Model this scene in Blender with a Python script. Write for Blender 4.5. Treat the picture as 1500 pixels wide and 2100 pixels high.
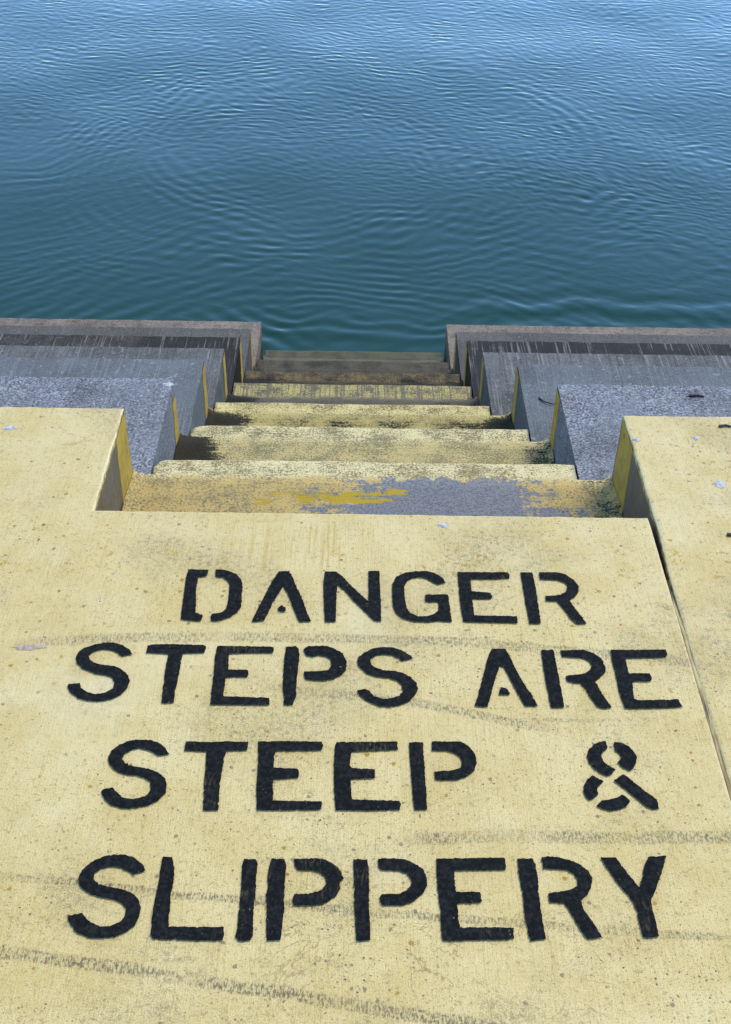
import bpy, bmesh, math, random
import numpy as np
from mathutils import Matrix, Vector
from mathutils.geometry import tessellate_polygon

for o in list(bpy.data.objects):
    bpy.data.objects.remove(o, do_unlink=True)
scene = bpy.context.scene
col = scene.collection

# ---------------------------------------------------------------- camera
cam_data = bpy.data.cameras.new('camera')
cam = bpy.data.objects.new('camera', cam_data)
col.objects.link(cam)
cam_data.sensor_fit = 'VERTICAL'
cam_data.sensor_height = 36.0
cam_data.lens = 2400 / 2100 * 36.0
cam_data.clip_start = 0.05
cam_data.clip_end = 6000
cam.matrix_world = Matrix(((0.9998904, -0.01354712, -0.00597239, 0),
                           (0.00383621, 0.62668964, -0.77925951, 0),
                           (0.01429956, 0.77915119, 0.62667292, 1.6),
                           (0, 0, 0, 1)))
scene.camera = cam

# ---------------------------------------------------------------- sky, sun, exposure
SUN_EL, SUN_AZ = math.radians(58), math.radians(48)   # azimuth clockwise from +Y: high over the sea, a little to the right
world = bpy.data.worlds.new('World')
scene.world = world
world.use_nodes = True
wn = world.node_tree.nodes
bg = wn['Background']
sky = wn.new('ShaderNodeTexSky')
sky.sky_type = 'NISHITA'
sky.sun_disc = False
sky.sun_elevation = SUN_EL
sky.sun_rotation = SUN_AZ
sky.air_density = 1.0
sky.dust_density = 0.0
sky.ozone_density = 7.0
world.node_tree.links.new(sky.outputs[0], bg.inputs[0])
bg.inputs[1].default_value = 0.15
sun_data = bpy.data.lights.new('sun', 'SUN')
sun_data.energy = 1.2
sun_data.angle = math.radians(25)
sun_data.color = (1.0, 0.93, 0.80)
sun = bpy.data.objects.new('sun', sun_data)
col.objects.link(sun)
to_sun = Vector((math.sin(SUN_AZ) * math.cos(SUN_EL), math.cos(SUN_AZ) * math.cos(SUN_EL), math.sin(SUN_EL)))
sun.rotation_euler = to_sun.to_track_quat('Z', 'Y').to_euler()
vs = scene.view_settings
vs.view_transform = 'Standard'
vs.look = 'None'
vs.exposure = 2.06
vs.gamma = 1.0
vs.use_curve_mapping = False

# ---------------------------------------------------------------- measured layout (metres; pavement top is z = 0, the sea lies towards +Y)
RISE = 0.2077
XL = [-0.576, -0.534, -0.511, -0.499, -0.488, -0.489, -0.483]     # left cheek of the stair slot at each level
XR = [0.633, 0.565, 0.513, 0.448, 0.430, 0.424, 0.414]            # right cheek
NY = [1.985, 2.464, 2.921, 3.362, 3.809, 4.229, 4.659, 5.092]     # nosing of the pavement and of the seven steps
TY = [2.383, 2.844, 3.288, 3.707, 4.141, 4.570, 5.000]            # front of the pavement sides and of the six tiers
SEA = -1.469
FAR = 9.0
GAP = 0.013

# ---------------------------------------------------------------- node helper
class S:
    def __init__(s, m, sock): s.m, s.k = m, sock
    def _b(s, op, o, rev=False):
        a, b = (o, s) if rev else (s, o)
        return s.m.math(op, a, b)
    def __add__(s, o): return s._b('ADD', o)
    def __radd__(s, o): return s._b('ADD', o, True)
    def __sub__(s, o): return s._b('SUBTRACT', o)
    def __rsub__(s, o): return s._b('SUBTRACT', o, True)
    def __mul__(s, o): return s._b('MULTIPLY', o)
    def __rmul__(s, o): return s._b('MULTIPLY', o, True)
    def __truediv__(s, o): return s._b('DIVIDE', o)

class Mat:
    def __init__(s, name):
        s.mat = bpy.data.materials.new(name)
        s.mat.use_nodes = True
        s.t = s.mat.node_tree
        s.bsdf = s.t.nodes['Principled BSDF']
        g = s.t.nodes.new('ShaderNodeNewGeometry')
        s.P = S(s, g.outputs['Position'])
        sp = s.t.nodes.new('ShaderNodeSeparateXYZ')
        s.t.links.new(g.outputs['Position'], sp.inputs[0])
        s.X, s.Y, s.Z = (S(s, sp.outputs[i]) for i in range(3))
        sn = s.t.nodes.new('ShaderNodeSeparateXYZ')
        s.t.links.new(g.outputs['Normal'], sn.inputs[0])
        s.NZ = S(s, sn.outputs[2])
    def put(s, sock, v):
        if isinstance(v, S): s.t.links.new(v.k, sock)
        elif isinstance(v, (tuple, list)):
            sock.default_value = tuple(v) + ((1.0,) if len(v) == 3 and sock.type == 'RGBA' else ())
        else: sock.default_value = v
    def math(s, op, a, b=None, c=None, clamp=False):
        n = s.t.nodes.new('ShaderNodeMath'); n.operation = op; n.use_clamp = clamp
        s.put(n.inputs[0], a)
        if b is not None: s.put(n.inputs[1], b)
        if c is not None: s.put(n.inputs[2], c)
        return S(s, n.outputs[0])
    def vec(s, x, y, z=0.0):
        n = s.t.nodes.new('ShaderNodeCombineXYZ')
        for i, v in enumerate((x, y, z)): s.put(n.inputs[i], v)
        return S(s, n.outputs[0])
    def noise(s, v, scale=1.0, detail=2.0, rough=0.5, dist=0.0):
        n = s.t.nodes.new('ShaderNodeTexNoise')
        s.put(n.inputs['Vector'], v); n.inputs['Scale'].default_value = scale
        n.inputs['Detail'].default_value = detail; n.inputs['Roughness'].default_value = rough
        n.inputs['Distortion'].default_value = dist
        return S(s, n.outputs[0])
    def cells(s, v, scale):
        n = s.t.nodes.new('ShaderNodeTexVoronoi')
        s.put(n.inputs['Vector'], v); n.inputs['Scale'].default_value = scale
        sp = s.t.nodes.new('ShaderNodeSeparateColor')
        s.t.links.new(n.outputs['Color'], sp.inputs[0])
        return S(s, n.outputs['Distance']), S(s, sp.outputs[0]), S(s, sp.outputs[1])
    def smooth(s, v, a, b, lo=0.0, hi=1.0):
        n = s.t.nodes.new('ShaderNodeMapRange'); n.interpolation_type = 'SMOOTHSTEP'
        s.put(n.inputs['Value'], v)
        n.inputs['From Min'].default_value = a; n.inputs['From Max'].default_value = b
        n.inputs['To Min'].default_value = lo; n.inputs['To Max'].default_value = hi
        return S(s, n.outputs[0])
    def mix(s, a, b, f):
        n = s.t.nodes.new('ShaderNodeMix'); n.data_type = 'RGBA'
        s.put(n.inputs[0], f); s.put(n.inputs[6], a); s.put(n.inputs[7], b)
        return S(s, n.outputs[2])
    def mul(s, a, b):
        n = s.t.nodes.new('ShaderNodeMix'); n.data_type = 'RGBA'; n.blend_type = 'MULTIPLY'
        n.inputs[0].default_value = 1.0; s.put(n.inputs[6], a); s.put(n.inputs[7], b)
        return S(s, n.outputs[2])
    def curve(s, v, pts):
        n = s.t.nodes.new('ShaderNodeFloatCurve')
        c = n.mapping.curves[0]
        while len(c.points) < len(pts): c.points.new(0.5, 0.5)
        for p, q in zip(c.points, pts): p.location = q; p.handle_type = 'AUTO'
        n.mapping.update()
        s.put(n.inputs['Value'], v)
        return S(s, n.outputs[0])
    def speck(s, scale, r0, r1, keep, off):
        d, a, b = s.cells(s.P3(off), scale)
        return s.smooth(d + (s.noise(s.P3(off), scale * 3, 1) - 0.5) * 0.35, r1, r0) * s.smooth(a, 1 - keep - 0.005, 1 - keep)
    def P3(s, off):
        n = s.t.nodes.new('ShaderNodeVectorMath'); n.operation = 'ADD'
        s.put(n.inputs[0], s.P); n.inputs[1].default_value = (off, off * 1.7, off * 0.3)
        return S(s, n.outputs[0])
    def bump(s, h, dist, strength=1.0):
        n = s.t.nodes.new('ShaderNodeBump')
        n.inputs['Strength'].default_value = strength; n.inputs['Distance'].default_value = dist
        s.put(n.inputs['Height'], h)
        s.t.links.new(n.outputs[0], s.bsdf.inputs['Normal'])
    def out(s, color, rough, spec=0.5, tone=(0.605, 0.508, 0.352)):
        if tone: color = s.mul(color, tone)
        s.put(s.bsdf.inputs['Base Color'], color); s.put(s.bsdf.inputs['Roughness'], rough)
        s.bsdf.inputs['Specular IOR Level'].default_value = spec
        return s.mat

def clamp01(m, v): return m.math('ADD', v, 0.0, clamp=True)
def vmax(m, a, b): return m.math('MAXIMUM', a, b)

# ---------------------------------------------------------------- materials
SCUFFS = [  # centre line (x, y), half width, strength
    ([(-0.676, 1.562), (-0.497, 1.591), (-0.124, 1.601), (0.157, 1.597), (0.343, 1.58), (0.527, 1.564), (0.704, 1.529)], 0.019, 0.75),
    ([(-0.20, 1.474), (-0.027, 1.456), (0.106, 1.44), (0.236, 1.408), (0.385, 1.372)], 0.016, 0.8),
    ([(0.05, 1.135), (0.097, 1.145), (0.217, 1.153), (0.415, 1.153), (0.75, 1.163)], 0.018, 0.85),
    ([(-0.62, 1.074), (-0.399, 1.054), (-0.298, 1.042), (-0.094, 1.024), (0.056, 1.009), (0.205, 1.0), (0.389, 0.986), (0.60, 0.974)], 0.0105, 0.95),
    ([(-0.60, 0.945), (-0.374, 0.921), (-0.229, 0.898), (-0.086, 0.878), (0.054, 0.854), (0.158, 0.838), (0.30, 0.815)], 0.015, 1.0),
    ([(0.265, 1.406), (0.393, 1.401), (0.49, 1.405)], 0.006, 0.7),
    ([(-0.12, 1.132), (0.03, 1.127), (0.10, 1.128)], 0.014, 0.45),
]

def yellow_slab(name):
    m = Mat(name)
    X, Y, Z, P = m.X, m.Y, m.Z, m.P
    big = m.noise(P, 2.3, 3)
    mid = m.noise(m.P3(4.1), 11, 4, 0.6)
    fine = m.noise(m.P3(1.3), 95, 4, 0.7)
    broom = m.noise(m.vec(X * 330, Y * 9, Z * 9), 1, 3, 0.6)
    broom2 = m.noise(m.vec(X * 900, Y * 42, Z * 42), 1, 2, 0.6)
    c = m.mix((0.65, 0.565, 0.30), (0.57, 0.475, 0.205), m.smooth(mid * 0.6 + big * 0.4, 0.36, 0.66))
    c = m.mix(c, (0.70, 0.645, 0.42), m.smooth(m.noise(m.P3(9.2), 7, 6, 0.7), 0.54, 0.74) * 0.5)
    c = m.mix(c, (0.38, 0.30, 0.11), m.smooth(broom, 0.50, 0.74) * 0.5)
    c = m.mix(c, (0.74, 0.68, 0.44), m.smooth(broom2, 0.52, 0.70) * 0.45)
    c = m.mix(c, (0.30, 0.24, 0.09), m.smooth(fine, 0.53, 0.70) * 0.66)
    grit = m.noise(m.P3(17.0), 420, 2, 0.7)
    c = m.mix(c, (0.30, 0.25, 0.11), m.smooth(grit, 0.53, 0.66) * 0.65)
    c = m.mix(c, (0.76, 0.71, 0.50), m.smooth(grit, 0.46, 0.34) * 0.30)
    # pin holes and small aggregate
    patch = m.smooth(m.noise(m.P3(2.7), 4.5, 3), 0.36, 0.62, 0.25, 1.0)
    s1 = m.smooth(m.noise(m.P3(7.7), 210, 2, 0.6), 0.645, 0.70) * patch
    c = m.mix(c, (0.13, 0.11, 0.05), s1 * 0.85)
    c = m.mix(c, (0.38, 0.27, 0.02), m.smooth(m.noise(m.P3(3.9), 130, 2, 0.6), 0.655, 0.70) * patch * 0.75)
    c = m.mix(c, (0.19, 0.155, 0.10), m.speck(52, 0.13, 0.22, 0.10, 5.0) * 0.85)
    c = m.mix(c, (0.13, 0.10, 0.06), m.speck(110, 0.15, 0.25, 0.16, 1.0) * patch)
    clus = m.smooth(m.noise(m.P3(41.0), 5.0, 2), 0.46, 0.60, 0.25, 1.0)
    c = m.mix(c, (0.30, 0.085, 0.012), m.speck(58, 0.13, 0.22, 0.06, 8.0) * clus)
    c = m.mix(c, (0.36, 0.24, 0.01), m.speck(45, 0.12, 0.24, 0.06, 11.0))
    # lichen clusters in a band a hand's width behind the top nosing
    band = m.smooth(m.math('ABSOLUTE', Y - 1.83), 0.075, 0.02)
    c = m.mix(c, (0.40, 0.27, 0.012), m.smooth(m.noise(m.P3(6.1), 85, 3, 0.6), 0.57, 0.62) * m.smooth(m.noise(m.P3(3.1), 9, 2), 0.47, 0.56) * band)
    # old ochre runs showing through below the nosing
    runs = m.smooth(m.noise(m.vec(X * 130, Y * 4, 5.0), 1, 3, 0.6), 0.55, 0.63) * m.smooth(m.math('ABSOLUTE', X + 0.13), 0.22, 0.06) * m.smooth(Y, 1.74, 1.84) * m.smooth(Y, 1.98, 1.92)
    c = m.mix(c, (0.46, 0.38, 0.10), runs * 0.7)
    # scattered hairline cracks in the paint
    ck = m.math('ABSOLUTE', m.noise(m.P3(12.0), 6.5, 5, 0.6, 0.6) - 0.5)
    c = m.mix(c, (0.27, 0.21, 0.08), m.smooth(ck, 0.006, 0.0015) * m.smooth(m.noise(m.P3(15.0), 3.3, 2), 0.50, 0.66) * 0.7)
    # grey grime rubbed into the paint in loose patches
    grime = m.smooth(m.noise(m.P3(23.0), 3.2, 5, 0.65), 0.48, 0.66) * m.smooth(fine * 0.5 + grit * 0.5, 0.42, 0.60)
    c = m.mix(c, (0.25, 0.22, 0.13), grime * 0.75)
    wash = m.smooth(m.noise(m.P3(27.0), 2.1, 4, 0.6), 0.52, 0.70)
    c = m.mix(c, (0.74, 0.70, 0.50), wash * 0.35)
    # paint lifted to bare grey in small flakes
    flake = m.smooth(m.noise(m.P3(33.0), 38, 4, 0.7), 0.675, 0.70) * m.smooth(m.noise(m.P3(35.0), 2.6, 2), 0.46, 0.60)
    c = m.mix(c, (0.31, 0.28, 0.20), flake * 0.7)
    # tyre scuffs: rubber caught on the broom ridges
    dash = m.noise(m.vec(X * 300, Y * 95, 3.0), 1, 3, 0.7)
    grain = m.noise(m.P3(20.0), 160, 2, 0.6)
    wob = (m.noise(m.vec(X * 16, Y * 3, 7.0), 1, 3) - 0.5) * 0.012
    tot = None
    for pts, hw, st in SCUFFS:
        x0, x1 = pts[0][0], pts[-1][0]
        y0 = min(p[1] for p in pts) - 0.01; y1 = max(p[1] for p in pts) + 0.01
        cv = m.curve((X - x0) / (x1 - x0), [((a - x0) / (x1 - x0), (b - y0) / (y1 - y0)) for a, b in pts])
        d = m.math('ABSOLUTE', Y + wob - (cv * (y1 - y0) + y0))
        k = m.smooth(d, hw * 0.85, hw * 0.45) * m.smooth(X, x0, x0 + 0.09) * m.smooth(X, x1, x1 - 0.09) * st
        tot = k if tot is None else vmax(m, tot, k)
    tot = tot * m.smooth(m.noise(m.vec(X * 6, Y * 20, 1.0), 1, 2), 0.30, 0.58, 0.35, 1.0)
    mark = tot * m.smooth(dash * 0.75 + grain * 0.25, 0.46, 0.57)
    c = m.mix(c, (0.070, 0.060, 0.036), mark * 0.82)
    c = m.mix(c, (0.28, 0.24, 0.14), tot * 0.12)
    worn = m.smooth(m.NZ, 0.985, 0.90) * m.smooth(m.NZ, 0.15, 0.35) * m.smooth(m.noise(m.P3(19.0), 30, 4, 0.7), 0.36, 0.56)
    c = m.mix(c, (0.82, 0.78, 0.60), worn * 0.7)  # pale arris line: wear plus an edge highlight painted into the colour
    # bare concrete below the painted top
    side = m.smooth(Z + (m.noise(m.P3(2.0), 60, 3) - 0.5) * 0.012, -0.012, -0.017)
    grey = m.mix((0.115, 0.105, 0.105), (0.19, 0.175, 0.175), m.noise(m.P3(6.0), 90, 4, 0.7))
    c = m.mix(c, grey, side)
    chip = m.smooth(Z, -0.0015, -0.006) * m.smooth(m.noise(m.P3(31.0), 55, 3, 0.6), 0.47, 0.58)
    c = m.mix(c, (0.16, 0.125, 0.05), chip * 0.8)
    m.bump(broom * 0.5 + fine * 0.8 + broom2 * 0.25 - s1 * 0.5 + mid * 0.8, 0.0035, 0.55)
    return m.out(c, m.smooth(mid, 0.3, 0.7, 0.5, 0.68), 0.22)

def concrete(name, a, b, dark, stain=0.0, streak=0.0, pale=(0.5, 0.5, 0.55), speckle=0.6, rough=0.8, algae=0.0, scale=1.0):
    m = Mat(name)
    X, Y, Z, P = m.X, m.Y, m.Z, m.P
    c = m.mix(a, b, m.smooth(m.noise(P, 5, 4, 0.6), 0.35, 0.65))
    g = m.noise(m.P3(3.0), 150 * scale, 3, 0.8)
    vary = m.smooth(m.noise(m.P3(14.0), 6, 4, 0.65), 0.32, 0.60, 0.5, 1.0)
    g2 = m.noise(m.P3(18.0), 70, 4, 0.75)
    c = m.mix(c, dark, m.smooth(g * 0.7 + g2 * 0.3, 0.515, 0.60) * vary * speckle)
    c = m.mix(c, pale, m.smooth(g * 0.75 + g2 * 0.25, 0.48, 0.40) * vary * speckle * 0.8)
    c = m.mix(c, dark, m.smooth(m.noise(m.P3(24.0), 2.6, 5, 0.65), 0.52, 0.72) * 0.45)
    c = m.mix(c, pale, m.smooth(m.noise(m.P3(8.0), 48, 2), 0.66, 0.71) * 0.5)
    lines = m.noise(m.vec(X * 150, Y * 2.6, Z * 2.0), 1, 3, 0.6)
    if stain:
        st = m.smooth(m.noise(m.P3(1.0), 3.0, 4, 0.6) * 0.6 + lines * 0.4, 0.62 - 0.3 * stain, 0.72 - 0.3 * stain)
        c = m.mix(c, (0.022, 0.016, 0.013), st * min(1.0, 0.45 + stain * 0.5))
    if streak:
        lv = m.smooth(m.noise(m.vec(X * 5, Y * 9, 2.0), 1, 4, 0.7), 0.34, 0.56)
        c = m.mix(c, pale, m.smooth(lines, 0.56, 0.64) * streak * lv)
        c = m.mix(c, dark, m.smooth(lines, 0.44, 0.36) * streak * 0.7)
    if algae:
        c = m.mix(c, (0.05, 0.055, 0.012), m.smooth(m.noise(m.P3(5.5), 22, 4, 0.7), 0.52, 0.62) * algae)
    worn = m.smooth(m.NZ, 0.985, 0.90) * m.smooth(m.NZ, 0.15, 0.35) * m.smooth(m.noise(m.P3(19.0), 24, 4, 0.7), 0.36, 0.56)
    c = m.mix(c, pale, worn * 0.75)  # arris lightened by normal: some wear, and a painted edge highlight
    tide = m.smooth(Z + (m.noise(m.P3(7.0), 16, 4, 0.7) - 0.5) * 0.10, -1.30, -1.39)
    c = m.mix(c, (0.018, 0.020, 0.006), tide * 0.9)
    m.bump(g * 1.0 + lines * 0.5, 0.004, 0.6)
    return m.out(c, rough, 0.05, (0.56, 0.525, 0.405))

def yellow_band():
    m = Mat('yellow edge paint')
    n = m.noise(m.P, 25, 4, 0.65)
    c = m.mix((0.52, 0.38, 0.045), (0.40, 0.28, 0.028), m.smooth(n, 0.4, 0.62))
    c = m.mix(c, (0.10, 0.07, 0.012), m.smooth(m.noise(m.vec(m.X * 70, m.Y * 70, m.Z * 22), 1, 3, 0.7), 0.60, 0.68))
    m.bump(n, 0.003, 0.5)
    return m.out(c, 0.6, 0.4)

def letter_paint():
    m = Mat('black stencil paint')
    n = m.noise(m.P, 120, 3, 0.7)
    broom = m.noise(m.vec(m.X * 330, m.Y * 30, 0.0), 1, 3, 0.6)
    c = m.mix((0.007, 0.009, 0.012), (0.020, 0.023, 0.029), m.smooth(n, 0.4, 0.7))
    c = m.mix(c, (0.34, 0.30, 0.16), m.smooth(m.noise(m.P3(3.3), 230, 3, 0.7), 0.67, 0.72) * m.smooth(m.noise(m.P3(6.3), 9, 3), 0.42, 0.62, 0.15, 0.9))
    c = m.mix(c, (0.20, 0.17, 0.09), m.smooth(broom, 0.68, 0.78) * 0.5)
    thin = m.smooth(m.noise(m.P3(9.0), 7, 4, 0.65), 0.56, 0.72) * m.smooth(m.noise(m.vec(m.X * 260, m.Y * 60, 1.0), 1, 3, 0.7), 0.50, 0.60)
    c = m.mix(c, (0.15, 0.13, 0.08), thin * 0.6)
    m.bump(n + broom * 0.6, 0.003, 0.4)
    return m.out(c, 0.8, 0.03)

def step_paint(i, pale, tan, bare, wear, dirt, dback, dleft, dright, stripe=0.0, patch=False, algae=0.0, rough=0.65):
    """worn yellow paint on tread i: pale on the nosing, scuffed and dirty towards the back and the ends"""
    m = Mat('worn step paint')
    X, Y, Z = m.X, m.Y, m.Z
    u = (X - XL[i - 1]) / (XR[i - 1] - XL[i - 1])
    yv = NY[i - 1] * (1.6 + RISE * i) / (1.6 + RISE * (i - 1))
    t = (Y - yv) / (NY[i] - yv)
    t2 = (Y - TY[i - 1]) / (NY[i] - TY[i - 1])
    brush = m.noise(m.vec(X * 7, Y * 130, Z * 130), 1, 4, 0.65)
    grain = m.noise(m.P3(2.0 + i), 190, 4, 0.75)
    blot = m.noise(m.P3(5.0 + i), 14, 4, 0.6)
    edge = t2 + (blot - 0.5) * 0.9
    c = m.mix(tan, pale, m.smooth(edge, -0.25, 0.12))
    c = m.mix(c, tan, m.smooth(blot, 0.5, 0.7) * 0.35)
    # wear to bare concrete in fine speckle and long brush lines
    w = grain * 0.6 + brush * 0.12 + blot * 0.28
    c = m.mix(c, bare, m.smooth(w, 0.575 - 0.16 * wear, 0.65 - 0.14 * wear))
    c = m.mix(c, (0.055, 0.047, 0.018), m.smooth(grain, 0.57, 0.70) * 0.8)
    if stripe:
        ln = m.noise(m.vec(X * 120, Y * 3, Z * 3), 1, 2, 0.6)
        c = m.mix(c, bare, m.smooth(ln, 0.50, 0.58) * stripe)
    if patch:
        wob = (m.noise(m.P3(0.7), 20, 4, 0.65) - 0.5)
        ragged = wob * 0.55 + (grain - 0.5) * 0.10 + (brush - 0.5) * 0.25
        core = m.smooth(u + ragged, 0.455, 0.47) * m.smooth(u + ragged, 0.845, 0.830)
        core = vmax(m, core, m.smooth(u + ragged, 0.40, 0.42) * m.smooth(u + ragged, 0.93, 0.91) * m.smooth(t + wob * 0.3, 0.14, 0.11))
        core = core * m.smooth(t2 + wob * 1.8 + (grain - 0.5) * 0.5, -0.06, -0.14)
        core = core * m.smooth(brush * 0.35 + blot * 0.45 + grain * 0.2, 0.62, 0.595)
        c = m.mix(c, m.mix((0.245, 0.275, 0.36), (0.13, 0.14, 0.18), m.smooth(grain, 0.43, 0.62)), core)
        och = m.smooth(u + ragged * 0.8, 0.30, 0.31) * m.smooth(u + ragged * 0.7, 0.54, 0.53) * m.smooth(t + wob * 0.5, 0.15, 0.165) * m.smooth(t + wob * 0.6, 0.36, 0.345)
        och = och * m.smooth(brush * 0.5 + blot * 0.3 + grain * 0.2, 0.56, 0.535)
        c = m.mix(c, (0.46, 0.35, 0.04), och)
    nose_highlight = m.smooth(m.NZ, 0.97, 0.85) * m.smooth(m.NZ, 0.2, 0.5) * m.smooth(t2, 0.6, 0.8) * m.smooth(blot, 0.35, 0.55)
    c = m.mix(c, m.mix(pale, (0.8, 0.78, 0.62), 0.35 if i < 4 else 0.05), nose_highlight * 0.7)  # bright line on the rounding is a highlight mixed into the colour
    # dirt
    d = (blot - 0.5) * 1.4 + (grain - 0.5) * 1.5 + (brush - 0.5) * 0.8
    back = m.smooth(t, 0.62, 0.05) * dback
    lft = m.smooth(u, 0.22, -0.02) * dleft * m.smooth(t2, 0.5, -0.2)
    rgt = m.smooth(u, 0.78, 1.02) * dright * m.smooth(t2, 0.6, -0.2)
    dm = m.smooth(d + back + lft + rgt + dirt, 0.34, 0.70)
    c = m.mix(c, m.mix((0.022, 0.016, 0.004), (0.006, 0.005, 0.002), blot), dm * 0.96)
    if algae:
        c = m.mix(c, (0.085, 0.088, 0.008), m.smooth(t + (blot - 0.5) * 1.2, 0.45, 0.9) * algae)
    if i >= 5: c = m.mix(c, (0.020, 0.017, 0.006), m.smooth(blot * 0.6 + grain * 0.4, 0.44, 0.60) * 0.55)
    riser = m.smooth(Z, -RISE * i - 0.03, -RISE * i - 0.06)
    c = m.mix(c, bare, riser * 0.6)
    m.bump(grain + blot * 1.2 + brush * 0.5, 0.006, 0.7)
    return m.out(c, rough, 0.05)

def sea_material():
    m = Mat('sea water')
    n = m.noise(m.P, 0.5, 3)
    c = m.mix((0.0024, 0.0195, 0.0062), (0.0032, 0.0205, 0.0075), m.smooth(n, 0.35, 0.65))
    r1 = m.noise(m.vec((m.X - m.Y * 0.5) * 0.9, (m.Y + m.X * 0.45) * 2.4, 0.0), 11, 4, 0.6)
    gust = m.smooth(m.noise(m.P3(2.0), 0.9, 3), 0.40, 0.62, 0.15, 1.0)
    m.bump(r1 * gust, 0.0045, 0.30)
    mat = m.out(c, 0.05, 0.5, None)
    m.bsdf.inputs['IOR'].default_value = 1.21
    return mat

M_SLAB = yellow_slab('yellow painted concrete')
M_BAND = yellow_band()
M_LET = letter_paint()

# ---------------------------------------------------------------- mesh helpers
def link_mesh(name, verts, faces, mat, parent=None, smooth=False):
    me = bpy.data.meshes.new(name)
    me.from_pydata(verts, [], faces)
    me.update()
    me.materials.append(mat)
    if smooth:
        for p in me.polygons: p.use_smooth = True
    o = bpy.data.objects.new(name, me)
    col.objects.link(o)
    if parent is not None:
        o.parent = parent
        o.matrix_parent_inverse = parent.matrix_world.inverted()
    return o

def link_bm(name, bm, mat, parent=None, smooth_bevel=True):
    me = bpy.data.meshes.new(name)
    bmesh.ops.recalc_face_normals(bm, faces=bm.faces)
    bm.to_mesh(me); bm.free()
    me.materials.append(mat)
    o = bpy.data.objects.new(name, me)
    col.objects.link(o)
    if parent is not None:
        o.parent = parent
        o.matrix_parent_inverse = parent.matrix_world.inverted()
    return o

def empty(name, loc):
    o = bpy.data.objects.new(name, None)
    o.location = loc
    col.objects.link(o)
    bpy.context.view_layer.update()
    return o

def tag(o, label=None, cat=None, group=None, kind=None):
    if label: o['label'] = label
    if cat: o['category'] = cat
    if group: o['group'] = group
    if kind: o['kind'] = kind
    return o

def densify(poly, step):
    out = []
    n = len(poly)
    for i in range(n):
        a, b = Vector(poly[i]), Vector(poly[(i + 1) % n])
        k = max(1, int((b - a).length / step))
        for j in range(k): out.append(tuple(a.lerp(b, j / k)))
    return out

def prism(poly, z0, z1, bevel, rough=0.0, seed=0, step=0.05, is_rough=None):
    """cast block: outline extruded, its top arrises worn round and slightly uneven"""
    rnd = random.Random(seed)
    pts = []
    for x, y in densify(poly, step):
        if rough and (is_rough is None or is_rough(x, y)):
            x += rnd.uniform(-rough, rough); y += rnd.uniform(-rough, rough)
        pts.append((x, y))
    bm = bmesh.new()
    top = [bm.verts.new((x, y, z1)) for x, y in pts]
    bot = [bm.verts.new((x, y, z0)) for x, y in pts]
    n = len(pts)
    bm.faces.new(top); bm.faces.new(bot[::-1])
    for i in range(n): bm.faces.new((top[i], bot[i], bot[(i + 1) % n], top[(i + 1) % n]))
    bmesh.ops.recalc_face_normals(bm, faces=bm.faces)
    if bevel:
        ed = [e for e in bm.edges if e.verts[0].co.z == z1 and e.verts[1].co.z == z1 and len(e.link_faces) == 2]
        bmesh.ops.bevel(bm, geom=ed, offset=bevel, segments=3, profile=0.5, affect='EDGES')
    return bm

# ---------------------------------------------------------------- pavement (two slabs with an open joint between them)
near = lambda x, y: y > 1.97 and abs(x) < 2.5
slab = link_bm('pavement', prism([(-FAR, -5), (XR[0], -5), (XR[0], NY[0]), (XL[0], NY[0]), (XL[0], TY[0]), (-FAR, TY[0])],
                                 -RISE + 0.001, 0.0, 0.006, 0.0014, 1, 0.025, near), M_SLAB)
tag(slab, kind='structure')
jx0, jx1 = XR[0] + 0.006, XR[0] + GAP
slab_r = link_bm('pavement', prism([(jx0, -5), (FAR, -5), (FAR, TY[0]), (jx1, TY[0]), (jx1, NY[0] - 0.05), (XR[0] + 0.0075, 1.80), (XR[0] + 0.006, 1.1)],
                                   -RISE + 0.001, 0.0, 0.006, 0.0014, 2, 0.025, near), M_SLAB)
tag(slab_r, kind='structure')

# joint filler: sunken mastic strip that stops short of the nosing
mf = Mat('joint mastic')
nf = mf.noise(mf.vec(mf.X * 60, mf.Y * 9, 0.0), 1, 4, 0.6)
cf = mf.mix((0.50, 0.42, 0.20), (0.24, 0.17, 0.035), mf.smooth(nf, 0.40, 0.62))
cf = mf.mix(cf, (0.03, 0.022, 0.008), mf.smooth(mf.noise(mf.vec(mf.X * 200, mf.Y * 6, 4.0), 1, 3), 0.58, 0.64))
mf.bump(nf, 0.004, 0.6)
M_FILL = mf.out(cf, 0.7)
rnd = random.Random(5)
fv, ff = [], []
ys = np.linspace(-5, 1.80, 150)
for k, y in enumerate(ys):
    zz = -0.0040 + 0.0014 * math.sin(y * 23) + rnd.uniform(-0.001, 0.001) - max(0.0, (y - 1.62)) * 0.07
    for x, dz in ((XR[0] - 0.001, -0.02), (XR[0] - 0.0005, 0.0), (XR[0] + 0.0035, 0.0012), (jx1 + 0.0005, -0.001), (jx1 + 0.001, -0.02)):
        fv.append((x, y, zz + dz))
    if k:
        for j in range(4):
            a = (k - 1) * 5 + j
            ff.append((a, a + 1, a + 6, a + 5))
link_mesh('joint_filler', fv, ff, M_FILL, slab, True)

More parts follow.
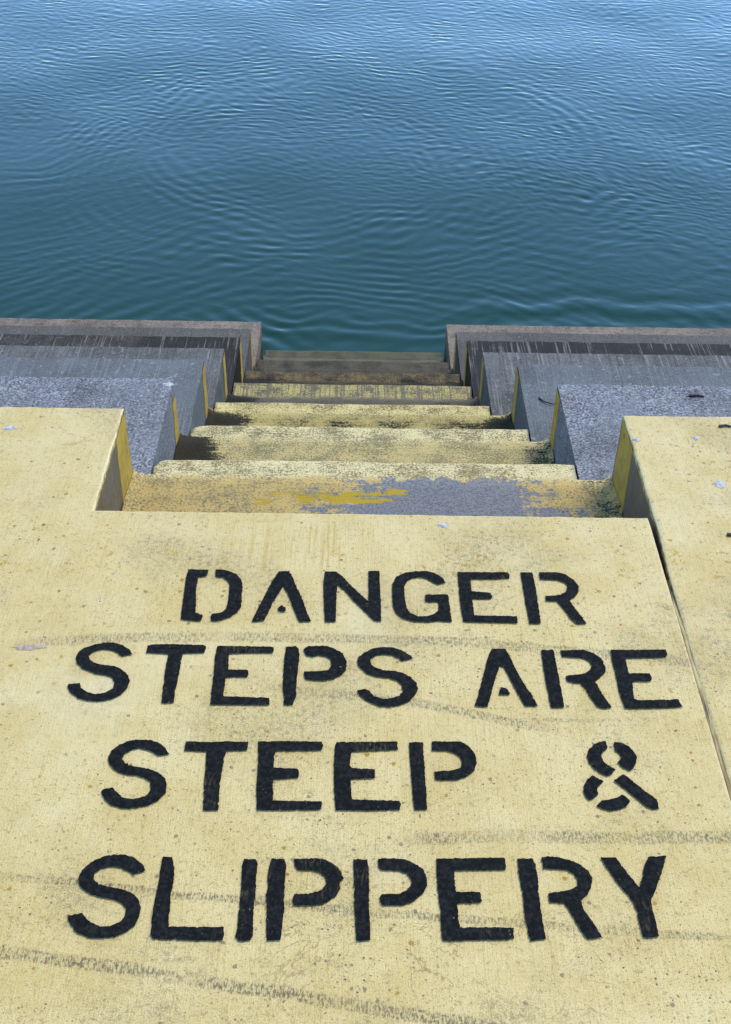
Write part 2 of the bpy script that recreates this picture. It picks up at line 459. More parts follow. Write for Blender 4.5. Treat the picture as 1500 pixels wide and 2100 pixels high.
# yellow bands on the slot cheeks of the pavement
def cheek_band(x, side, y0, y1, z0, z1, parent, lean=0.0):
    """thin paint skin on a cheek wall, its rear border uneven"""
    rnd = random.Random(int((x + y0) * 1000))
    n = 7
    v, f = [], []
    for k in range(n + 1):
        z = z1 + (z0 - z1) * k / n
        yr = y0 + lean * k / n + rnd.uniform(-0.004, 0.004)
        v.append((x + side * 0.001, yr - 0.002, z))
        v.append((x - side * 0.0015, yr, z))
        v.append((x - side * 0.0015, y1, z))
        v.append((x, y1 + 0.0015, z))
        if k:
            a = (k - 1) * 4
            f += [(a + q, a + q + 1, a + q + 5, a + q + 4) for q in range(3)]
    return link_mesh('painted_band', v, f, M_BAND, parent)
# side = -1: the left cheek faces +X; side = +1: the right cheek faces -X
cheek_band(XL[0], -1, TY[0] - 0.125, TY[0] - 0.006, -RISE + 0.003, -0.007, slab, -0.02)
cheek_band(jx1, 1, TY[0] - 0.135, TY[0] - 0.006, -RISE + 0.003, -0.007, slab_r, -0.02)

# ---------------------------------------------------------------- terraced sea wall, left and right of the stair
TIER = [None,
    dict(a=(0.225, 0.235, 0.30), b=(0.19, 0.195, 0.245), dark=(0.045, 0.043, 0.05), pale=(0.52, 0.54, 0.65), speckle=1.0, streak=0.12),
    dict(a=(0.165, 0.178, 0.215), b=(0.135, 0.145, 0.17), dark=(0.05, 0.05, 0.056), pale=(0.36, 0.39, 0.45), speckle=0.7, streak=0.25, scale=1.5),
    dict(a=(0.16, 0.16, 0.178), b=(0.11, 0.11, 0.12), dark=(0.045, 0.042, 0.042), pale=(0.33, 0.34, 0.37), speckle=0.65, streak=0.55, stain=0.25, scale=1.5),
    dict(a=(0.075, 0.060, 0.056), b=(0.045, 0.034, 0.031), dark=(0.020, 0.014, 0.013), pale=(0.26, 0.24, 0.23), speckle=0.5, streak=0.65, stain=0.85, rough=0.6),
    dict(a=(0.125, 0.113, 0.115), b=(0.095, 0.084, 0.082), dark=(0.035, 0.028, 0.027), pale=(0.24, 0.215, 0.205), speckle=0.7, streak=0.3, stain=0.15, rough=0.6),
    dict(a=(0.27, 0.205, 0.178), b=(0.19, 0.145, 0.122), dark=(0.040, 0.018, 0.012), pale=(0.38, 0.31, 0.27), speckle=0.9, streak=0.15, rough=0.5, algae=0.5),
]
tier_mats = [None] + [concrete('cast concrete tier', **TIER[i]) for i in range(1, 7)]
band_depth = [0, 0.060, 0.060, 0.055, 0.05, 0.05, 0.0]

def sea_wall(side, label):
    root = empty('sea_wall', (side * 2.0, TY[6], SEA - 0.5))
    tag(root, label, 'sea wall', kind='thing')
    for i in range(1, 7):
        xe = XL[i] if side < 0 else XR[i]
        poly = [(side * FAR, TY[i - 1] + 0.002), (xe, TY[i - 1] + 0.002), (xe, TY[i]), (side * FAR, TY[i])]
        # the part of the block that runs back under the tier above
        z1 = -RISE * i
        z0 = z1 - RISE + 0.001 if i < 6 else SEA - 1.5
        bm = prism(poly, z0, z1, 0.008, 0.0034 if i > 3 else 0.0022, 10 * i + side, 0.028, lambda x, y: abs(x) < 3 and y > TY[i] - 0.01)
        tier = link_bm('tier', bm, tier_mats[i], root)
        if band_depth[i]:
            top = z1 - (0.045 if (side < 0 and i == 1) else 0.007)
            cheek_band(xe, side, TY[i] - band_depth[i], TY[i] - 0.006, z1 - RISE + 0.003, top, tier, -0.012)
    return root
wall_l = sea_wall(-1, 'terraced grey concrete sea wall stepping down to the water left of the stairs')
wall_r = sea_wall(1, 'terraced grey concrete sea wall stepping down to the water right of the stairs')

# ---------------------------------------------------------------- the stair
STEP = [None,
    dict(pale=(0.78, 0.74, 0.50), tan=(0.56, 0.45, 0.20), bare=(0.28, 0.25, 0.15), wear=0.68, dirt=-0.2, dback=0.15, dleft=0.30, dright=0.5, patch=True),
    dict(pale=(0.77, 0.72, 0.47), tan=(0.58, 0.51, 0.27), bare=(0.24, 0.23, 0.14), wear=0.72, dirt=-0.22, dback=0.15, dleft=1.45, dright=0.6),
    dict(pale=(0.74, 0.67, 0.36), tan=(0.48, 0.42, 0.18), bare=(0.20, 0.18, 0.10), wear=0.7, dirt=-0.14, dback=0.5, dleft=0.9, dright=0.7),
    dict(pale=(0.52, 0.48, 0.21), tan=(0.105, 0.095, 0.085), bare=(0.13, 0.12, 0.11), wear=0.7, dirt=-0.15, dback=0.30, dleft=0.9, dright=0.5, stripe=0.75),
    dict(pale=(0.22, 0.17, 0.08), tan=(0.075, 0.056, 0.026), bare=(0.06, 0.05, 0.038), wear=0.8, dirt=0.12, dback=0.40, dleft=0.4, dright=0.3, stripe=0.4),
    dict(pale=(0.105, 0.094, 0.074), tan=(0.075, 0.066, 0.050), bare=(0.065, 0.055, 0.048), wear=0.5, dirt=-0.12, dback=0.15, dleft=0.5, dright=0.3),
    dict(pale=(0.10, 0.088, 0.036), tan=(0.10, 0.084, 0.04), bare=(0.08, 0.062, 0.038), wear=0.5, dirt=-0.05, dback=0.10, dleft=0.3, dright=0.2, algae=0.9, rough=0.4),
]
stair = empty('stairway', (0.0, NY[7], -RISE * 7))
tag(stair, 'steep concrete stairway with worn yellow treads descending between the terraces to the water', 'stairs', kind='thing')

def fbm(x, y, seed):
    return (math.sin(x * 7.1 + seed) * math.sin(y * 9.3 + seed * 2.1) + 0.5 * math.sin(x * 17.3 + y * 5.7 + seed * 3.3) + 0.35 * math.sin(x * 41 - y * 33 + seed)) / 1.85

def make_step(i):
    zt = -RISE * i
    verts, faces = [], []
    x0b, x1b = XL[i - 1] + 0.003, (XR[i - 1] if i > 1 else jx1) - 0.003
    if i < 7: x0s, x1s = XL[i] + 0.006, XR[i] - 0.006
    else: x0s, x1s = XL[6] + 0.02, XR[6] - 0.02
    yb, yt, yn = NY[i - 1] - 0.06, TY[i - 1], NY[i]
    if i == 7:
        yt = TY[6]
        x0s, x1s = x0b + 0.003, x1b - 0.003
    R = 0.016
    def grid(xs, rows, fz, verts, faces):
        base = len(verts); nx = len(xs)
        for (y, dz) in rows:
            for x in xs: verts.append(fz(x, y, dz))
        for r in range(len(rows) - 1):
            for k in range(nx - 1):
                a = base + r * nx + k
                faces.append((a, a + 1, a + nx + 1, a + nx))
    # rear part, between the cheeks of the level above: the mortar turns up against them
    xs = list(np.linspace(x0b, x1b, 90))
    rows = [(y, 0.0) for y in np.linspace(yb, yt, 12)] + [(yt + 0.004, -0.006)]
    def zr(x, y, dz):
        e = min(x - x0b, x1b - x)
        fil = 0.020 * max(0.0, 1 - e / 0.035) ** 2 * (0.6 + 0.6 * math.sin(y * 60 + i) ** 2)
        return (x, y, zt + 0.0045 + 0.0025 * fbm(x, y, i) + (fil if dz == 0 else 0) + dz)
    grid(xs, rows, zr, verts, faces)
    mat = step_paint(i, **STEP[i])
    step = link_mesh('step', verts, faces, mat, stair, True)
    verts, faces = [], []
    # front part with the rounded nosing and the riser
    xs = list(np.linspace(x0s, x1s, 90))
    rows = [(y, 0.0) for y in np.linspace(yt - 0.01, yn - R, 6)]
    rows += [(yn - R + R * math.sin(a), -R + R * math.cos(a)) for a in (0.35, 0.7, 1.05, 1.35, 1.57)]
    rows += [(yn, -R - 0.04), (yn - 0.004, -RISE - (0.01 if i < 7 else 0.9))]
    rad = 0.035
    def zs(x, y, dz):
        e0, e1 = x - x0s, x1s - x
        yy = y
        if e0 < rad and i in (1, 2): yy = y - (rad - math.sqrt(max(0.0, rad ** 2 - (rad - e0) ** 2))) * max(0.0, (y - (yt - 0.01)) / (yn - yt + 0.01))
        w = 0.0022 * fbm(x * 1.3, y, i + 5)
        return (x, yy + (0.0025 * fbm(x * 2.1, 1.0, i + 2) if y > yn - 0.03 else 0), zt + 0.001 + w + dz)
    grid(xs, rows, zs, verts, faces)
    # ends
    def end_wall(idx):
        nb = []
        for q in idx:
            x, y, z = verts[q]
            verts.append((x, y, zt - RISE - 0.01)); nb.append(len(verts) - 1)
        for k in range(len(idx) - 1): faces.append((idx[k], idx[k + 1], nb[k + 1], nb[k]))
    off = 0
    end_wall([off + r * 90 for r in range(11)])
    end_wall([off + r * 90 + 89 for r in range(11)])
    link_mesh('nosing', verts, faces, mat, step, True)
    return step
for i in range(1, 8): make_step(i)

# ---------------------------------------------------------------- the sea: one sheet, finely rippled near the wall, out to the horizon
def axis(lo, hi, d, far_lo, far_hi):
    a = list(np.arange(lo, hi + d * 0.5, d))
    s, v = d, a[-1]
    while v < far_hi:
        s *= 1.22; v += s; a.append(v)
    s, v = d, a[0]
    while v > far_lo:
        s *= 1.22; v -= s; a.insert(0, v)
    return np.array(a)
xs = axis(-3.5, 3.5, 0.0105, -3000, 3000)
ysw = axis(4.4, 12.0, 0.0105, 4.2, 4000)
GX, GY = np.meshgrid(xs, ysw)
rng = np.random.default_rng(7)
def field(scale, n=7):
    f = np.zeros_like(GX)
    for _ in range(n):
        th = rng.uniform(0, 2 * math.pi); k = 2 * math.pi / (scale * rng.uniform(0.7, 1.5))
        f += np.sin(k * (GX * math.cos(th) + GY * math.sin(th)) + rng.uniform(0, 6.28))
    return f / math.sqrt(n / 2)
def sstep(v, a, b):
    t = np.clip((v - a) / (b - a), 0, 1); return t * t * (3 - 2 * t)
WX = GX + 0.045 * field(1.5) + 0.012 * field(0.5)
WY = GY + 0.045 * field(1.5) + 0.012 * field(0.5)
H = np.zeros_like(GX)
far_fade = sstep(GY + 0.35 * GX + 0.25 * field(2.5, 5), 6.4, 8.2)
# wind ripples, crests running down to the right
for _ in range(46):
    lam = 0.045 * math.exp(rng.uniform(0, 1.05)); th = math.radians(rng.normal(66, 30)); k = 2 * math.pi / lam
    env = np.clip(0.5 + 0.6 * field(0.8, 4), 0, 1.7)
    H += lam * 0.0018 * env * (0.20 + 1.0 * far_fade) * np.sin(k * (WX * math.cos(th) + WY * math.sin(th)) + rng.uniform(0, 6.28))
# cross ripples
for _ in range(16):
    lam = rng.uniform(0.06, 0.15); th = math.radians(rng.normal(112, 16)); k = 2 * math.pi / lam
    env = np.clip(0.2 + 0.7 * field(1.0, 4), 0, 1.5)
    H += lam * 0.0014 * env * np.sin(k * (WX * math.cos(th) + WY * math.sin(th)) + rng.uniform(0, 6.28))
# rings thrown back by the stair mouth and the wall corner
for cx, cy, lam, amp, r0, w in ((0.05, 7.9, 0.105, 0.0009, 1.6, 0.55), (-0.6, 7.4, 0.085, 0.0006, 1.2, 0.5), (0.35, 4.3, 0.12, 0.0008, 2.2, 0.5), (-0.2, 4.2, 0.10, 0.0008, 1.6, 0.5)):
    r = np.hypot(WX - cx, WY - cy)
    H += amp * np.exp(-((r - r0) / w) ** 2) * (0.6 + 0.4 * field(0.9, 4)) * np.sin(2 * math.pi * r / lam)
# clapotis along the right-hand wall and around the corners
dw = WY - 5.05
ridge = np.sin(2 * math.pi * (dw + 0.015 * field(0.5, 4) + 0.006 * field(0.15, 5)) / 0.24 + 1.0)
H += 0.0030 * np.exp(-((dw - 0.48) / 0.22) ** 2) * sstep(GX, 0.30, 0.75) * np.sign(ridge) * np.abs(ridge) ** 0.8
H += 0.0016 * np.exp(-((dw - 0.22) / 0.20) ** 2) * (1 - sstep(np.abs(GX), 0.42, 0.75)) * np.sin(2 * math.pi * (dw + 0.03 * field(0.4, 4)) / 0.15)
H += 0.0040 * np.exp(-((np.hypot(GX + 0.62, GY - 5.2)) / 0.25) ** 2) * np.sin(2 * math.pi * (WX * 0.7 + WY) / 0.12)
# slow heave
H += 0.0035 * field(2.6) + 0.0012 * field(1.0)
H *= np.exp(-np.maximum(0, GY - 14) / 10) * np.exp(-np.maximum(0, np.abs(GX) - 5) / 6)
nx, ny = len(xs), len(ysw)
co = np.stack([GX, GY, SEA + H], -1).reshape(-1, 3)
a = (np.arange(ny - 1)[:, None] * nx + np.arange(nx - 1)[None, :]).ravel()
quads = np.stack([a, a + 1, a + nx + 1, a + nx], -1)
me = bpy.data.meshes.new('sea')
me.vertices.add(len(co)); me.vertices.foreach_set('co', co.ravel())
me.loops.add(quads.size); me.loops.foreach_set('vertex_index', quads.ravel().astype(np.int32))
me.polygons.add(len(quads))
me.polygons.foreach_set('loop_start', (np.arange(len(quads)) * 4).astype(np.int32))
me.polygons.foreach_set('use_smooth', np.ones(len(quads), dtype=bool))
me.update(); me.validate()
me.materials.append(sea_material())
sea = bpy.data.objects.new('sea_water', me)
col.objects.link(sea)
tag(sea, kind='structure')

# ---------------------------------------------------------------- stencilled warning (outlines in tenths of a millimetre on the slab)
LETTERS = [
('D',[[(-3471,17912),(-3060,17914),(-3056,17765),(-3077,17705),(-3239,17684),(-3232,17236),(-3203,17037),(-3171,16646),(-3016,16577),(-3028,16424),(-3101,16401),(-3433,16444),(-3448,16627),(-3462,17089),(-3480,17550)],[(-2907,17923),(-2777,17920),(-2613,17869),(-2465,17777),(-2352,17616),(-2312,17427),(-2304,17111),(-2293,16829),(-2347,16675),(-2468,16536),(-2613,16459),(-2723,16414),(-2835,16401),(-2868,16528),(-2848,16611),(-2652,16661),(-2593,16740),(-2570,16908),(-2564,17106),(-2586,17480),(-2635,17581),(-2733,17676),(-2890,17697)]]),
('A',[[(-1607,17889),(-1398,17902),(-1307,17681),(-1236,17448),(-1102,17105),(-987,16687),(-896,16437),(-1127,16421),(-1226,16683),(-1330,17016),(-1401,17242),(-1495,17443),(-1576,17225),(-1675,16953),(-1751,16645),(-1822,16438),(-2060,16393),(-1977,16724),(-1877,17062),(-1784,17408),(-1703,17673)],[(-1497,16889),(-1417,16832),(-1405,16721),(-1476,16692),(-1561,16726),(-1552,16829)]]),
('N',[[(-669,17902),(-449,17906),(-317,17774),(-174,17556),(25,17284),(222,17031),(221,17564),(220,17934),(444,17948),(457,17394),(473,16881),(474,16454),(337,16479),(126,16763),(-89,17054),(-249,17322),(-406,17508),(-416,17090),(-413,16437),(-624,16425),(-653,16749),(-691,17517)]]),
('G',[[(1785,17609),(1733,17755),(1579,17901),(1422,17958),(1181,17944),(939,17889),(777,17751),(698,17515),(699,17168),(709,16886),(769,16679),(910,16544),(1118,16466),(1366,16457),(1596,16494),(1853,16471),(1841,16796),(1817,17261),(1356,17252),(1352,17033),(1621,17038),(1600,16791),(1519,16693),(1372,16626),(1199,16618),(1049,16711),(975,16863),(947,17173),(940,17461),(1004,17652),(1135,17753),(1275,17767),(1413,17720),(1528,17619),(1624,17553)]]),
('E',[[(2046,17941),(3084,17952),(3118,17842),(3090,17752),(2298,17722),(2294,17371),(2683,17321),(2706,17235),(2679,17144),(2292,17136),(2305,16666),(3140,16659),(3147,16463),(2073,16481),(2046,16996),(2044,17570)]]),
('R',[[(3336,17957),(3586,17956),(3601,17542),(3603,17025),(3593,16457),(3368,16453),(3354,16880),(3347,17479)],[(3717,17965),(4110,17972),(4262,17910),(4401,17749),(4476,17574),(4464,17413),(4373,17253),(4240,17136),(4325,16898),(4412,16691),(4491,16460),(4285,16462),(4181,16618),(4104,16838),(3982,17103),(3768,17107),(3756,17256),(3903,17258),(4086,17305),(4219,17423),(4252,17555),(4209,17656),(4079,17727),(3713,17750)]]),
('S',[[(-4223,15487),(-4302,15614),(-4450,15727),(-4628,15794),(-4813,15791),(-5004,15717),(-5164,15637),(-5252,15520),(-5271,15380),(-5214,15230),(-5071,15100),(-4831,14976),(-4647,14955),(-4502,14896),(-4434,14764),(-4445,14619),(-4552,14522),(-4722,14476),(-4888,14516),(-5026,14633),(-5065,14741),(-5265,14713),(-5288,14653),(-5198,14511),(-5060,14395),(-4868,14316),(-4638,14308),(-4435,14359),(-4277,14467),(-4181,14636),(-4165,14817),(-4213,14950),(-4344,15083),(-4505,15180),(-4709,15201),(-4881,15248),(-4997,15334),(-5037,15447),(-4957,15563),(-4781,15610),(-4610,15582),(-4499,15520),(-4420,15433)]]),
('T',[[(-3970,15736),(-3807,15765),(-3437,15771),(-2916,15762),(-2864,15717),(-2874,15549),(-3276,15529),(-3284,15226),(-3287,14759),(-3304,14543),(-3280,14296),(-3507,14280),(-3530,14635),(-3552,15122),(-3550,15512),(-3976,15530)]]),
('E',[[(-2650,15741),(-1569,15735),(-1570,15573),(-2174,15554),(-2411,15532),(-2382,15130),(-2028,15129),(-1993,15038),(-2013,14946),(-2409,14932),(-2413,14702),(-2417,14468),(-1573,14440),(-1552,14266),(-2629,14262),(-2635,14602),(-2644,15113),(-2666,15413)]]),
('P',[[(-1345,15731),(-1170,15768),(-1102,15697),(-1075,15517),(-1085,15165),(-1098,14869),(-1088,14485),(-1139,14273),(-1297,14271),(-1346,14720),(-1356,15135),(-1356,15513)],[(-1017,15672),(-928,15764),(-576,15779),(-406,15696),(-256,15583),(-178,15356),(-193,15155),(-282,15018),(-442,14917),(-621,14873),(-928,14897),(-977,14994),(-973,15105),(-647,15118),(-521,15162),(-466,15275),(-492,15426),(-586,15501),(-715,15519),(-843,15483),(-955,15520)]]),
('S',[[(1072,15474),(1000,15567),(855,15693),(670,15762),(484,15764),(317,15727),(150,15616),(31,15486),(5,15384),(43,15247),(189,15075),(388,14988),(605,14967),(749,14901),(846,14781),(861,14637),(796,14529),(671,14479),(493,14446),(333,14509),(235,14651),(155,14685),(21,14647),(66,14529),(209,14389),(403,14275),(597,14260),(809,14306),(953,14390),(1081,14546),(1136,14690),(1108,14859),(1022,14991),(843,15111),(698,15146),(498,15168),(335,15239),(256,15338),(271,15452),(372,15543),(502,15576),(668,15548),(795,15479),(849,15404)]]),
('A',[[(2572,15757),(2829,15762),(2890,15613),(2956,15335),(3039,15063),(3137,14772),(3224,14582),(3294,14323),(3071,14308),(2987,14530),(2918,14744),(2837,15035),(2759,15282),(2688,15311),(2603,15055),(2515,14761),(2451,14521),(2379,14280),(2148,14300),(2246,14637),(2345,15002),(2485,15530)],[(2660,14769),(2767,14766),(2788,14694),(2822,14635),(2805,14587),(2617,14583),(2618,14631)]]),
('R',[[(3516,15740),(3749,15745),(3759,15375),(3768,14928),(3773,14543),(3768,14296),(3528,14285),(3519,14587),(3507,15022),(3504,15395)],[(3878,15734),(4319,15762),(4494,15680),(4638,15529),(4678,15290),(4646,15165),(4526,15039),(4431,14952),(4492,14699),(4567,14486),(4644,14299),(4463,14278),(4365,14330),(4263,14599),(4202,14802),(4142,14891),(3911,14919),(3892,15078),(4119,15119),(4270,15154),(4384,15248),(4423,15348),(4378,15461),(4270,15541),(3894,15567)]]),
('E',[[(4842,15764),(5901,15796),(5913,15693),(5871,15594),(5090,15555),(5080,15172),(5477,15169),(5495,15068),(5476,14967),(5121,14956),(5073,14530),(5138,14495),(5885,14531),(5927,14344),(5477,14308),(4871,14284),(4826,14656),(4834,15143),(4822,15469)]]),
('S',[[(-3210,13113),(-3296,13251),(-3431,13368),(-3592,13425),(-3797,13428),(-3962,13393),(-4102,13314),(-4215,13183),(-4254,13022),(-4216,12896),(-4111,12772),(-3928,12671),(-3710,12650),(-3553,12594),(-3450,12514),(-3426,12352),(-3467,12241),(-3604,12180),(-3730,12158),(-3882,12195),(-3982,12304),(-4062,12393),(-4220,12361),(-4242,12300),(-4169,12161),(-4033,12035),(-3829,11970),(-3606,11983),(-3420,12034),(-3258,12145),(-3165,12296),(-3158,12457),(-3226,12620),(-3358,12731),(-3534,12802),(-3773,12840),(-3933,12900),(-4008,13005),(-3984,13111),(-3865,13210),(-3751,13240),(-3593,13199),(-3475,13141),(-3407,13078)]]),
('T',[[(-2968,13404),(-2549,13393),(-2245,13415),(-1971,13407),(-1870,13421),(-1871,13220),(-2225,13203),(-2261,13053),(-2261,12800),(-2275,12532),(-2263,12249),(-2246,11954),(-2499,11950),(-2528,12285),(-2547,12528),(-2555,12858),(-2578,13187),(-2959,13196)]]),
('E',[[(-1696,13418),(-1189,13441),(-591,13435),(-554,13348),(-576,13240),(-1388,13212),(-1394,12855),(-980,12837),(-951,12747),(-966,12638),(-1382,12607),(-1359,12167),(-549,12159),(-540,11988),(-1107,11974),(-1615,11973),(-1660,12460),(-1665,12914)]]),
('E',[[(-333,13430),(41,13443),(734,13458),(745,13273),(223,13237),(-66,13219),(-89,12919),(-52,12863),(340,12847),(341,12659),(-67,12626),(-63,12370),(-44,12210),(746,12190),(771,12127),(751,12005),(191,11983),(-308,11990),(-349,12409),(-365,12892),(-357,13302)]]),
('P',[[(940,13457),(1189,13447),(1184,13188),(1195,12827),(1202,12389),(1205,12018),(993,12009),(968,12343),(959,12690),(943,13093)],[(1336,13473),(1848,13476),(1987,13373),(2085,13202),(2099,13020),(2042,12840),(1909,12716),(1727,12636),(1497,12632),(1356,12635),(1354,12811),(1649,12838),(1795,12892),(1837,12993),(1810,13140),(1706,13230),(1581,13263),(1331,13259)]]),
('&',[[(4403,13525),(4411,13365),(4314,13273),(4269,13165),(4308,13050),(4479,12895),(4387,12798),(4297,12758),(4226,12795),(4116,12898),(4027,13055),(4022,13197),(4076,13342),(4200,13462),(4308,13513)],[(4539,13509),(4664,13500),(4780,13425),(4858,13300),(4890,13175),(4836,13014),(4761,12908),(4706,12872),(4613,12940),(4516,13036),(4620,13171),(4594,13251),(4526,13313)],[(4063,12772),(4228,12643),(4134,12553),(4091,12468),(4091,12358),(3997,12282),(3924,12248),(3877,12297),(3848,12430),(3881,12566),(3960,12687)],[(4498,12381),(4575,12307),(4608,12224),(4531,12133),(4398,12065),(4232,12041),(4102,12077),(4023,12133),(4128,12242),(4297,12278),(4412,12313)],[(4583,12804),(4661,12733),(4765,12614),(4901,12446),(5062,12281),(5066,12091),(4955,12073),(4846,12145),(4735,12284),(4621,12417),(4506,12550),(4400,12660)]]),
('S',[[(-3274,10796),(-3329,10902),(-3469,11008),(-3635,11078),(-3790,11079),(-3957,11055),(-4098,10981),(-4228,10854),(-4293,10711),(-4287,10589),(-4215,10469),(-4059,10359),(-3870,10310),(-3684,10279),(-3553,10213),(-3471,10122),(-3464,9989),(-3529,9889),(-3665,9822),(-3810,9812),(-3954,9875),(-4049,9948),(-4125,10038),(-4330,9986),(-4276,9863),(-4144,9719),(-3951,9624),(-3746,9619),(-3561,9645),(-3413,9720),(-3298,9827),(-3247,9975),(-3243,10141),(-3311,10292),(-3416,10385),(-3594,10460),(-3796,10491),(-3957,10541),(-4063,10627),(-4060,10732),(-3961,10822),(-3814,10860),(-3657,10835),(-3539,10774),(-3463,10726),(-3337,10756)]]),
('L',[[(-3042,11053),(-2885,11043),(-2827,10855),(-2800,10574),(-2818,10418),(-2803,10197),(-2799,9997),(-2768,9825),(-2312,9823),(-1945,9827),(-1936,9714),(-1937,9602),(-2287,9600),(-2987,9612),(-3027,9684),(-3055,10027),(-3047,10330),(-3040,10606),(-3039,10870)]]),
('I',[[(-1744,11028),(-1558,11025),(-1520,10927),(-1524,10678),(-1512,10418),(-1521,10147),(-1505,9849),(-1498,9671),(-1529,9607),(-1703,9596),(-1757,9668),(-1745,9814),(-1746,10077),(-1745,10415),(-1754,10693),(-1765,10905)]]),
('P',[[(-1307,11041),(-1098,11037),(-1070,10897),(-1070,10614),(-1068,10322),(-1051,10153),(-1067,9920),(-1065,9773),(-1078,9620),(-1282,9610),(-1306,9754),(-1315,10083),(-1326,10250),(-1358,10377),(-1322,10524),(-1352,10733),(-1337,10893)],[(-947,11039),(-652,11055),(-466,11040),(-324,10952),(-213,10855),(-156,10688),(-216,10626),(-206,10504),(-264,10375),(-397,10271),(-590,10209),(-919,10205),(-932,10323),(-914,10400),(-628,10430),(-494,10492),(-421,10588),(-439,10693),(-535,10797),(-659,10828),(-890,10837),(-940,10917)]]),
('P',[[(-12,11046),(210,11049),(241,10861),(246,10476),(242,10237),(257,9937),(265,9637),(53,9623),(35,9934),(17,10234),(14,10507),(3,10805)],[(388,11057),(591,11073),(808,11057),(962,10987),(1097,10882),(1153,10714),(1148,10574),(1082,10435),(942,10305),(775,10230),(460,10223),(422,10273),(400,10366),(446,10418),(703,10430),(826,10492),(904,10588),(900,10693),(833,10798),(711,10841),(434,10855),(388,10899)]]),
('E',[[(1314,11073),(1977,11097),(2411,11107),(2407,10882),(2023,10871),(1590,10858),(1583,10667),(1599,10476),(1971,10478),(1993,10362),(1980,10293),(1603,10272),(1605,10054),(1616,9864),(1979,9874),(2437,9870),(2416,9675),(1875,9657),(1362,9639),(1332,9690),(1337,10117),(1317,10438),(1304,10840)]]),
('R',[[(2608,11091),(2851,11104),(2885,10987),(2896,10738),(2880,10459),(2885,10170),(2891,9889),(2901,9686),(2651,9655),(2641,9836),(2623,10100),(2628,10370),(2616,10629),(2601,10857)],[(2993,11124),(3105,11143),(3305,11119),(3470,11067),(3614,10987),(3708,10881),(3758,10749),(3719,10591),(3631,10452),(3517,10347),(3546,10179),(3617,10046),(3697,9882),(3752,9713),(3522,9694),(3453,9830),(3386,9993),(3321,10176),(3254,10293),(3037,10307),(3016,10409),(3034,10478),(3228,10506),(3400,10543),(3500,10605),(3522,10711),(3481,10807),(3384,10886),(3247,10905),(3000,10907)]]),
('Y',[[(3939,11131),(4191,11140),(4242,11023),(4333,10828),(4470,10601),(4547,10777),(4603,10956),(4710,11156),(5004,11179),(4911,10942),(4796,10710),(4687,10500),(4610,10370),(4599,10192),(4622,9993),(4612,9747),(4374,9736),(4356,9923),(4353,10156),(4329,10324),(4245,10494),(4136,10666),(4047,10877),(3977,11019)]])]

word_of = ['DANGER'] * 6 + ['STEPS'] * 5 + ['ARE'] * 3 + ['STEEP'] * 5 + ['ampersand'] + ['SLIPPERY'] * 8
rnd = random.Random(11)
for (ch, polys), word in zip(LETTERS, word_of):
    bm = bmesh.new()
    for p in polys:
        pts = densify([(x / 1e4, y / 1e4) for x, y in p], 0.0032)
        n = len(pts)
        ph = [rnd.uniform(0, 6.28) for _ in range(3)]
        vs_ = []
        for k, (x, y) in enumerate(pts):
            ax, ay = pts[k - 1]; bx, by = pts[(k + 1) % n]
            tx, ty = bx - ax, by - ay
            L_ = math.hypot(tx, ty) or 1.0
            j = rnd.gauss(0, 0.00042) + (rnd.uniform(0, 0.0018) if rnd.random() < 0.05 else 0)
            vs_.append(bm.verts.new((x + ty / L_ * j, y - tx / L_ * j, 0.003)))
        for tri in tessellate_polygon([[v.co for v in vs_]]):
            f = bm.faces.new([vs_[q] for q in tri])
            f.normal_update()
            if f.normal.z < 0: f.normal_flip()
    me = bpy.data.meshes.new('painted_letter')
    bm.to_mesh(me); bm.free()
    me.materials.append(M_LET)
    o = bpy.data.objects.new('painted_letter', me)
    col.objects.link(o)
    o.parent = slab
    o['label'] = ('black stencilled %s after the word STEEP' % word) if ch == '&' else 'black stencilled letter %s of the word %s' % (ch, word)

# ---------------------------------------------------------------- small things lying on the concrete
md = Mat('dried dropping')
cd = md.mix((0.60, 0.58, 0.60), (0.40, 0.38, 0.36), md.smooth(md.noise(md.P, 120, 3), 0.45, 0.62))
M_DROP = md.out(cd, 0.8, 0.2, (0.55, 0.52, 0.47))
mt = Mat('dry twig')
M_TWIG = mt.out(mt.mix((0.030, 0.022, 0.014), (0.012, 0.010, 0.008), mt.noise(mt.P, 200, 2)), 0.8)

ms = Mat('grey smear')
M_SMEAR = ms.out(ms.mix((0.50, 0.44, 0.44), (0.36, 0.30, 0.24), ms.smooth(ms.noise(ms.P, 90, 4, 0.7), 0.45, 0.6)), 0.8, 0.1)

def dropping(x, y, z, rx, ry, seed, label, mat=M_DROP):
    """a flat uneven splash with a raised middle"""
    rnd = random.Random(seed)
    n = 18
    v = [(x, y, z + 0.004)]; f = []
    for r, hz in ((0.55, 0.0035), (1.0, 0.0006)):
        for k in range(n):
            a = 2 * math.pi * k / n
            q = r * (1 + (rnd.uniform(-0.35, 0.45) if r == 1.0 else rnd.uniform(-0.15, 0.15)))
            v.append((x + math.cos(a) * rx * q, y + math.sin(a) * ry * q, z + hz))
    for k in range(n):
        k2 = (k + 1) % n
        f.append((0, 1 + k, 1 + k2))
        f.append((1 + k, 1 + n + k, 1 + n + k2, 1 + k2))
    o = link_mesh('bird_dropping', v, f, mat, None, True)
    tag(o, label, 'bird dropping', 'dried bird droppings on the concrete')

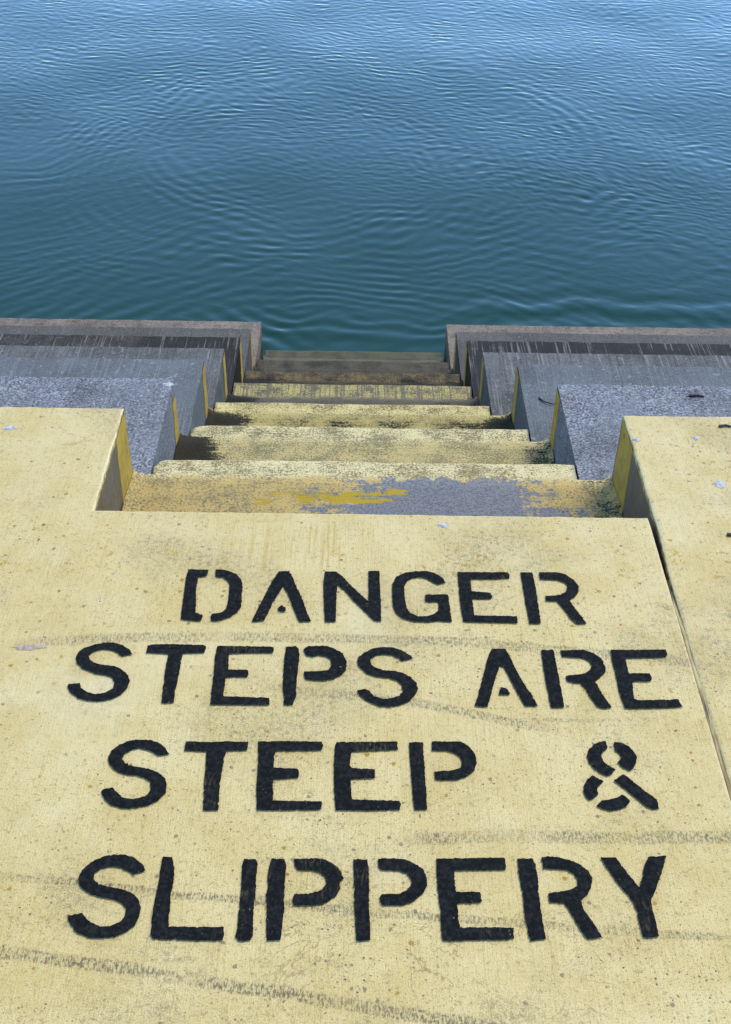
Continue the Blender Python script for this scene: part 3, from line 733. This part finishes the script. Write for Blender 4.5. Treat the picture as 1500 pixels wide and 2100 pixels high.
dropping(-0.832, 2.290, 0, 0.017, 0.009, 1, 'white bird dropping on the yellow slab at the left edge of the photo')
dropping(0.183, 1.946, 0, 0.009, 0.007, 2, 'small white bird dropping just behind the top stair edge above DANGER')
dropping(0.818, 2.108, 0, 0.011, 0.012, 3, 'largest white bird dropping on the right yellow slab')
dropping(0.657, 2.278, 0, 0.010, 0.006, 4, 'small white bird dropping by the inner corner of the right yellow slab')
dropping(0.802, 2.288, 0, 0.006, 0.006, 5, 'tiny round white bird dropping midway across the right yellow slab')
dropping(-0.545, 2.812, -RISE, 0.014, 0.010, 6, 'white bird dropping on the corner of the speckled tier left of the stairs')
dropping(-0.62, 1.566, 0, 0.030, 0.008, 7, 'long pale grey smear left of the word STEPS', M_SMEAR)

def twig(pts, r, label):
    v, f = [], []
    n = 5
    for k, (x, y, z) in enumerate(pts):
        q = pts[min(k + 1, len(pts) - 1)]; p = pts[max(k - 1, 0)]
        t = (Vector(q) - Vector(p)).normalized()
        s = t.cross(Vector((0, 0, 1))).normalized(); u_ = s.cross(t)
        rr = r * (1 - 0.6 * k / len(pts))
        for j in range(n):
            a = 2 * math.pi * j / n
            w = Vector((x, y, z)) + s * math.cos(a) * rr + u_ * math.sin(a) * rr
            v.append(tuple(w))
        if k:
            for j in range(n):
                a0 = (k - 1) * n
                f.append((a0 + j, a0 + (j + 1) % n, a0 + n + (j + 1) % n, a0 + n + j))
    f.append(tuple(range(n))); f.append(tuple(range(len(v) - n, len(v))))
    o = link_mesh('twig', v, f, M_TWIG, None, True)
    tag(o, label, 'twig', 'twigs on the right-hand tiers')
z1 = -RISE + 0.003
twig([(0.930, 2.790, z1), (0.945, 2.788, z1 + 0.002), (0.958, 2.790, z1 + 0.001), (0.972, 2.786, z1)], 0.0045, 'short thick dark twig on the first grey tier right of the stairs')
z2 = -2 * RISE + 0.003
twig([(0.560, 3.085, z2), (0.574, 3.062, z2 + 0.002), (0.592, 3.050, z2 + 0.003), (0.612, 3.050, z2 + 0.001)], 0.0028, 'thin curved dark twig beside the second yellow spike right of the stairs')
twig([(0.868, 2.335, 0.003), (0.884, 2.338, 0.004), (0.897, 2.334, 0.003)], 0.004, 'small dark twig on the right yellow slab near its front edge')
twig([(0.790, 1.926, 0.003), (0.803, 1.924, 0.004), (0.815, 1.927, 0.003)], 0.0045, 'small dark twig on the right yellow slab at the photo\'s right edge')
